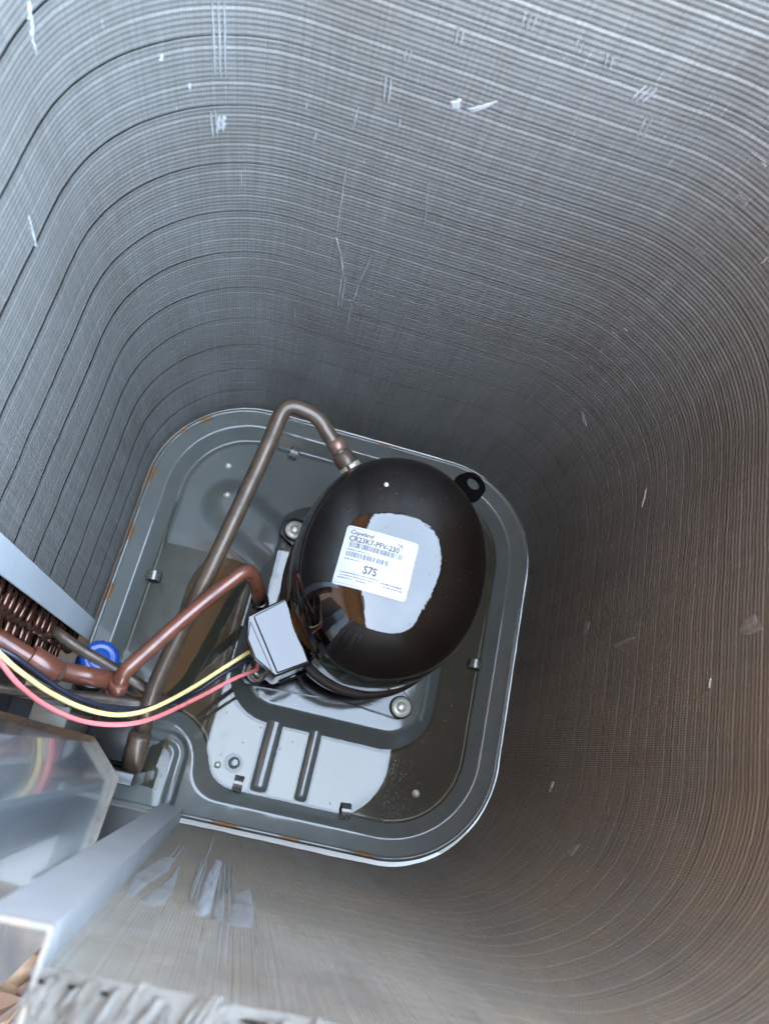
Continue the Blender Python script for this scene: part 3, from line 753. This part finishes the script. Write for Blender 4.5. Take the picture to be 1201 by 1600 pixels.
def greek(u0, u1, v, h):
    r = []; u = u0
    while u < u1: w_ = rb.uniform(.0008, .003); r.append((u, v, min(u+w_, u1), v+h)); u += w_+rb.uniform(.0004, .0012)
    return r
bars(greek(-.034, -.008, .0062, .0010)+greek(-.035, -.018, -.0045, .0009)+greek(-.035, .006, -.0195, .0010)+greek(-.034, .004, -.0225, .0009)+greek(-.036, -.02, -.0255, .001)+greek(-.016, -.004, -.0258, .0012)+greek(.010, .034, -.0215, .0016)+greek(.012, .034, -.0248, .0014), 'fine_print')
fr = .0011; a, b = LW/2-.0022, LH/2-.0022
bars([(-a,b-.0003,a,b),(-a,-b,a,-b+.0003),(-a,-b,-a+.0003,b),(a-.0003,-b,a,b)], 'print_border')

# ------------------------------------------------------------------ pipes
def pipe(name, pts, r, fil, mat, label, cat='pipe', seg=18):
    o = empty(name, pts[0]); tag(o, label, cat, None)
    path = [p-Vector(pts[0]) for p in fillet(pts, fil, 10)]
    link('tube', tube_me(path, r, seg), M[mat], o); return o
sp = [at(560,748,.20), at(515,682,.215), at(497,650,.225), at(447,628,.23), at(412,712,.215), at(322,905,.18), at(240,1075,.13), at(215,1172,.075)]
suc = empty('suction_pipe', sp[0]); tag(suc, 'thick brown copper pipe arching from the shell top across the pan', 'pipe')
path = [p-sp[0] for p in fillet(sp, [0,.02,.03,.045,.02,.05,.03,0], 10)]
link('tube', tube_me(path, .0101, 20), M['copper_brown'], suc)
d = (sp[1]-sp[0]).normalized()
c0 = at(533,708,.21)-sp[0]; d = (at(512,676,.216)-at(541,722,.206)).normalized()
def sleeve(name, parent, c, d, L, r, mat): link(name, tube_me([c-d*L/2, c-d*L*.46, c, c+d*L*.46, c+d*L/2], lambda u: r if .1 < u < .9 else r*.93, 20), M[mat], parent)
sleeve('solder_collar', suc, at(527,697,.211)-sp[0], d, .016, .0124, 'solder'); sleeve('stub', suc, at(541,722,.206)-sp[0], d, .026, .0134, 'copper_brown')
sleeve('stub_ring', suc, at(547,731,.203)-sp[0], d, .008, .0146, 'steel')
sleeve('end_cap', suc, sp[-1]-sp[0]+Vector((0,0,.012)), (sp[-2]-sp[-1]).normalized(), .05, .0135, 'copper_brown')

dp = [at(407,948,.10), at(402,918,.165), at(390,886,.20), at(300,955,.205), at(192,1052,.215), at(186,1072,.20)]
dis = pipe('discharge_pipe', dp, .0087, [0,.02,.028,.05,.03,0], 'copper_red', 'rusty red copper pipe running from beside the black terminal box')
sleeve('joint_ring', dis, dp[-1]-dp[0]+Vector((0,0,.004)), (dp[-2]-dp[-1]).normalized(), .012, .0105, 'copper_red')
sleeve('stub_collar', dis, at(406,940,.115)-dp[0], (dp[1]-dp[0]).normalized(), .014, .0118, 'plate')
hp = [at(-60,962,.27), at(0,1000,.255), at(62,1038,.235), at(110,1052,.215), at(180,1064,.195)]
hot = pipe('gas_pipe', hp, .0103, .04, 'copper_red', 'glossy red brown pipe entering from left edge above the wires')
sleeve('swaged_joint', hot, at(68,1040,.233)-hp[0], (hp[2]-hp[1]).normalized(), .034, .0138, 'copper_red')
sleeve('swaged_joint', hot, at(88,1048,.225)-hp[0], (hp[3]-hp[2]).normalized(), .012, .0120, 'solder')
lp = [at(80,982,.13), at(118,1010,.125), at(190,1052,.11), at(256,1094,.09), at(268,1104,.05)]
pipe('liquid_pipe', lp, .0070, .02, 'copper_brown', 'thin brown copper tube passing over the blue cap')
l2 = [at(-40,1066,.12), at(30,1080,.11), at(130,1088,.11), at(240,1102,.10), at(262,1106,.06)]
pipe('liquid_pipe', l2, .0070, .03, 'copper_brown', 'thin brown copper tube lying under the wires near left edge')
v1 = [at(150,1150,.03), at(150,1112,.06), at(172,1078,.11)]
pipe('service_tube', v1, .0048, .02, 'copper_red', 'short thin red tube dropping behind the wires to the control box', 'pipe')

# blue cap on the service valve
cap = empty('service_valve', at(154,1034,.10)); tag(cap, 'service valve under a round ribbed blue plastic cap among copper tubes', 'valve')
V = []; F = []; seg = 72; prof = [(0,.020),(.009,.0205),(.0105,.018),(.012,.0195),(.0165,.019),(.0195,.016),(.0205,.010),(.0205,-.012),(.0225,-.013),(.0225,-.019),(.018,-.020)]
for k in range(seg):
    a_ = 2*math.pi*k/seg
    for i, (r, z) in enumerate(prof): rr_ = r*(1+(.028*math.cos(a_*18) if 5 <= i <= 7 else 0)); V.append((rr_*math.cos(a_), rr_*math.sin(a_), z))
m_ = len(prof)
for k in range(seg):
    k2 = (k+1) % seg
    for i in range(m_-1): F.append((k*m_+i, k2*m_+i, k2*m_+i+1, k*m_+i+1))
me = bpy.data.meshes.new('cap_body'); me.from_pydata(V, [], F); link('cap_body', me, M['blue'], cap)
link('white_rim', lathe_me([(.019,-.019),(.0235,-.0195),(.0238,-.023),(.019,-.0235)], 40, 'white_rim'), M['white_plastic'], cap)
link('valve_stem', lathe_me([(.0145,-.0236),(.0145,-.06),(.019,-.062),(.019,-.088),(.012,-.10),(.0,-.10)], 28, 'valve_stem'), M['copper_brown'], cap)
cap.scale = (1.14, 1.14, 1.0); cap.rotation_euler = (R(-12), R(14), 0)

# ------------------------------------------------------------------ wires
def wire(label, mat, P, r):
    pts = [at(*p) for p in P]; o = empty('wire', pts[0]); tag(o, label, 'wire', 'compressor leads')
    link('insulation', tube_me([p-pts[0] for p in catmull(pts, 10)], r, 12), M[mat], o)
wire('yellow wire curving from left edge to the black terminal box', 'yellow_wire', [(-30,990,.36),(0,1021,.345),(30,1048,.33),(80,1083,.30),(135,1108,.275),(188,1117,.25),(240,1106,.22),(300,1075,.175),(352,1042,.155),(390,1018,.15)], .0025)
wire('red wire sagging lowest, from left edge to the terminal box', 'red_wire', [(-30,1002,.36),(0,1034,.345),(30,1070,.33),(75,1104,.30),(130,1127,.275),(190,1132,.25),(243,1121,.22),(310,1090,.165),(365,1061,.14),(402,1046,.13)], .0025)
wire('dark navy wire half hidden beneath the yellow wire', 'navy_wire', [(-30,1000,.33),(20,1024,.32),(62,1054,.30),(105,1083,.28),(150,1100,.26),(195,1107,.235),(245,1104,.20),(300,1085,.155),(350,1052,.14),(394,1028,.13)], .0026)

# ------------------------------------------------------------------ service corner: control box, post, valve panel
cb = empty('control_box', (-.20,-.28,.20)); tag(cb, 'blue grey sheet metal control box with folded corner and scratches', 'control box')
O2 = Vector((.20,.28,-.20))
def sheet_me(plan, z0, z1, th, name, bev=.0008):
    """folded vertical sheet along a plan polyline"""
    n = len(plan); out = []
    for i in range(n):
        a = Vector(plan[max(i-1, 0)]); b = Vector(plan[i]); c = Vector(plan[min(i+1, n-1)])
        t1 = (b-a).normalized() if i > 0 else (c-b).normalized(); t2 = (c-b).normalized() if i < n-1 else t1
        n1 = Vector((-t1.y, t1.x)); n2 = Vector((-t2.y, t2.x)); mn = (n1+n2).normalized(); out.append(b+mn*th/max(.3, mn.dot(n1)))
    poly = [tuple(p) for p in plan]+[tuple(p) for p in out[::-1]]
    bm = bmesh.new(); lo = [bm.verts.new((*p, z0)) for p in poly]; hi = [bm.verts.new((*p, z1)) for p in poly]; m = len(poly)
    for i in range(m): bm.faces.new((lo[i], lo[(i+1) % m], hi[(i+1) % m], hi[i]))
    for i in range(n-1):
        j = 2*n-1-i
        bm.faces.new((lo[i], lo[i+1], lo[j-1], lo[j])); bm.faces.new((hi[i], hi[i+1], hi[j-1], hi[j]))
    if bev: bmesh.ops.bevel(bm, geom=[e for e in bm.edges if len(e.link_faces) == 2 and e.calc_face_angle(0) > .3], offset=bev, segments=2, affect='EDGES')
    return from_bm(bm, name)
outer = [(-.180,-.405),(-.176,-.258),(-.214,-.224),(-.40,-.216)]
plan = [(-.1885,-.405),(-.1845,-.2625),(-.2185,-.2325),(-.40,-.2245)]
link('cover', sheet_me([(p[0]+.20, p[1]+.28) for p in plan], 0.0, .46, -.0022, 'cover'), M['sheet'], cb, False)
tray = [(-.193,-.403),(-.189,-.265),(-.221,-.237),(-.398,-.229),(-.398,-.403)]
link('inner_tray', from_bm(prism([(p[0]+.2, p[1]+.28) for p in tray], .012, .452), 'inner_tray'), M['dark_panel'], cb, False)
# folded flange along the bottom of the cover, worn raw edge
inn = [(p[0]+.0022*0, p[1]) for p in outer]
bm = bmesh.new()
for i in range(3):
    q = [(plan[i][0]+.2, plan[i][1]+.28), (plan[i+1][0]+.2, plan[i+1][1]+.28), (inn[i+1][0]+.2, inn[i+1][1]+.28), (inn[i][0]+.2, inn[i][1]+.28)]
    lo_ = [bm.verts.new((*p, -.0022)) for p in q]; hi_ = [bm.verts.new((*p, -.0002)) for p in q]
    bm.faces.new(lo_); bm.faces.new(hi_)
    for k in range(4): bm.faces.new((lo_[k], lo_[(k+1) % 4], hi_[(k+1) % 4], hi_[k]))
link('bottom_flange', from_bm(bm, 'bottom_flange'), M['hem'], cb, False)
def scratch(p0, p1, wid, mat='bright_alu'):
    # scratch on the near face (plane through the two near plan points)
    a, b = Vector((-.1885,-.405,0)), Vector((-.1845,-.2625,0)); n = Vector((1, -.028, 0)).normalized(); out = []
    for px, py in (p0, p1):
        d = Vector(ray(px, py)); o = Vector(CAM_POS); t = (a-o).dot(n)/d.dot(n); out.append(o+d*t)
    t = (out[1]-out[0]).normalized(); s = t.cross(n).normalized(); bm = bmesh.new(); rows = []
    for i in range(8):
        u = i/7; p = out[0].lerp(out[1], u)+O2; wv = wid*(.4+.6*math.sin(math.pi*(.1+.8*u)))*random.uniform(.8, 1.2)
        rows.append([bm.verts.new(p+s*wv+n*.0001), bm.verts.new(p+n*.0006), bm.verts.new(p-s*wv+n*.0001)])
    for i in range(7):
        for c in range(2): bm.faces.new((rows[i][c], rows[i][c+1], rows[i+1][c+1], rows[i+1][c]))
    link('scratch', from_bm(bm, 'scratch'), M[mat], cb)
scratch((82,1243),(42,1347),.0011); scratch((88,1297),(58,1318),.0004)

post = empty('corner_post', (-.113,-.288,0)); tag(post, 'pale galvanised angle post standing between coil end and control box', 'post')
link('flange', sheet_me([(-.029,-.0005),(0,0),(.0005,-.062)], -.004, .702, -.0016, 'flange', 0), M['galv'], post, False)
bm = bmesh.new(); box_bm(bm, (-.029,-.0018,.7022), (.0012,.0006,.7040)); box_bm(bm, (-.0010,-.062,.7022), (.0010,-.0019,.7040))
link('cut_edge', from_bm(bm, 'cut_edge'), M['cut_edge'], post, False)

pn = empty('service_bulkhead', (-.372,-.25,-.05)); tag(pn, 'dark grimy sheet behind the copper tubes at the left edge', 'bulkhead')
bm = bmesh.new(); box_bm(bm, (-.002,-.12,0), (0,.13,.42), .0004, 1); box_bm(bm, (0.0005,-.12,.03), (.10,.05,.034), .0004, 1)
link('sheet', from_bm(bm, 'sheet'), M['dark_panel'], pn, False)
bm = bmesh.new(); box_bm(bm, (-.03,-.20,.044), (.255,-.0535,.048)); box_bm(bm, (-.03,-.125,.0485), (.235,-.122,.22)); link('shelf_and_light_block', from_bm(bm, 'shelf_and_light_block'), M['dark_panel'], pn, False)  # shelf, plus an unseen upright panel added to block ground bounce
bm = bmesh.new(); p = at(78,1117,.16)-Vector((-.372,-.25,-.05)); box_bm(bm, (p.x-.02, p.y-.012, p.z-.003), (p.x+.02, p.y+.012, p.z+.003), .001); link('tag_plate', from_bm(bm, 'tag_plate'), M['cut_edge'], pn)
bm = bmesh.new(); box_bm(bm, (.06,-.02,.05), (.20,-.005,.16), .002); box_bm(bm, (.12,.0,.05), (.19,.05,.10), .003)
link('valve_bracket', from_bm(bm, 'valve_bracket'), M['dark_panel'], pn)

# leaf litter on the ground outside the open corner
bm = bmesh.new()
for k in range(900):
    x, y = random.uniform(-.75, .1), random.uniform(-1.0, -.44); a = random.uniform(0, 6.3); l, w_ = random.uniform(.012, .035), random.uniform(.005, .013)
    c, s = math.cos(a), math.sin(a); z = -.128+random.uniform(0, .02); t1, t2 = random.uniform(-.008, .008), random.uniform(-.008, .008)
    q = [(-l, 0, t1), (0, -w_, 0), (l, 0, t2), (0, w_, .003)]
    bm.faces.new([bm.verts.new((x+u*c-v*s, y+u*s+v*c, z+abs(h))) for u, v, h in q])
def leaf_mat():
    m = NB('dry_leaves'); g = m.n('ShaderNodeNewGeometry'); r = m.n('ShaderNodeValToRGB'); m.l(g.outputs['Random Per Island'], r.inputs[0])
    r.color_ramp.elements[0].color = (.045,.022,.012,1); r.color_ramp.elements[1].color = (.09,.045,.022,1); m.set(base=r.outputs[0], rough=.8); return m.m
lf = link('leaf_litter', from_bm(bm, 'leaf_litter'), leaf_mat(), None, False); lf['kind'] = 'stuff'; lf['label'] = 'dry brown leaves on the ground outside the open corner'

# grit, bits of leaf and lint lying in the pan and on the shell
def leafy(name, spots, parent, mat, smin, smax):
    bm = bmesh.new()
    for p in spots:
        a = random.uniform(0, 6.3); l = random.uniform(smin, smax); w_ = l*random.uniform(.3, .8); c, s_ = math.cos(a), math.sin(a)
        vs = []
        for u, v in ((-l, 0), (-.3*l, -w_), (.6*l, -w_*.6), (l, .1*l), (.2*l, w_)):
            vs.append(bm.verts.new((p[0]+u*c-v*s_, p[1]+u*s_+v*c, p[2]+random.uniform(0, .25)*l)))
        bm.faces.new(vs)
    o = link(name, from_bm(bm, name), mat, parent, False); o['kind'] = 'stuff'
M['grit'] = paint('grit', (.10,.075,.05), .8, 0, .6, 300, .2)
M['lint'] = paint('pale_lint', (.16,.15,.135), .8, 0, .4, 300, .2)
sp_ = []
while len(sp_) < 190:
    x, y = random.uniform(-.26, .27), random.uniform(-.27, .27)
    if sdf(x, y, .29, .29, .14) > 0: continue
    if abs(x-.05) < .11 and abs(y-.02) < .13: continue
    z = float(pan_height(np.array([[x]]), np.array([[y]]))[0, 0])
    sp_.append((x, y, max(z, -.0158)+.0006))
leafy('grit', sp_[:150], pan, M['grit'], .0006, .0018); leafy('lint', sp_[150:], pan, M['lint'], .0006, .0014)
sp_ = []
for _ in range(70):
    r_, t_ = random.random()**.5*.85, random.uniform(0, 6.28); x, y = C0[0]+CA*r_*math.cos(t_), C0[1]+CB*r_*math.sin(t_)
    sp_.append(tuple(Vector((x, y, dome_z(x, y)+.0003))+OFF))
leafy('lint', sp_, comp, M['grit'], .0003, .0008)

# beads of water along the puddle's right-hand edge
bm = bmesh.new()
for _ in range(240):
    x = .150+abs(random.gauss(0, .018)); y = random.uniform(-.262, -.165)
    if x > .225: continue
    z = float(pan_height(np.array([[x]]), np.array([[y]]))[0, 0]); z = max(z, -.0158)+.0001
    r_ = random.uniform(.0004, .0013)*(1 if x < .175 else .8)
    c = bm.verts.new((x, y, z+r_*.55)); ra = [bm.verts.new((x+r_*.6*math.cos(k*1.0472), y+r_*.6*math.sin(k*1.0472), z+r_*.4)) for k in range(6)]
    rb_ = [bm.verts.new((x+r_*math.cos(k*1.0472), y+r_*math.sin(k*1.0472), z)) for k in range(6)]
    for k in range(6):
        k2 = (k+1) % 6; bm.faces.new((c, ra[k], ra[k2])); bm.faces.new((ra[k], rb_[k], rb_[k2], ra[k2]))
dr = link('water_beads', from_bm(bm, 'water_beads'), M['pan'], pan); dr['kind'] = 'stuff'
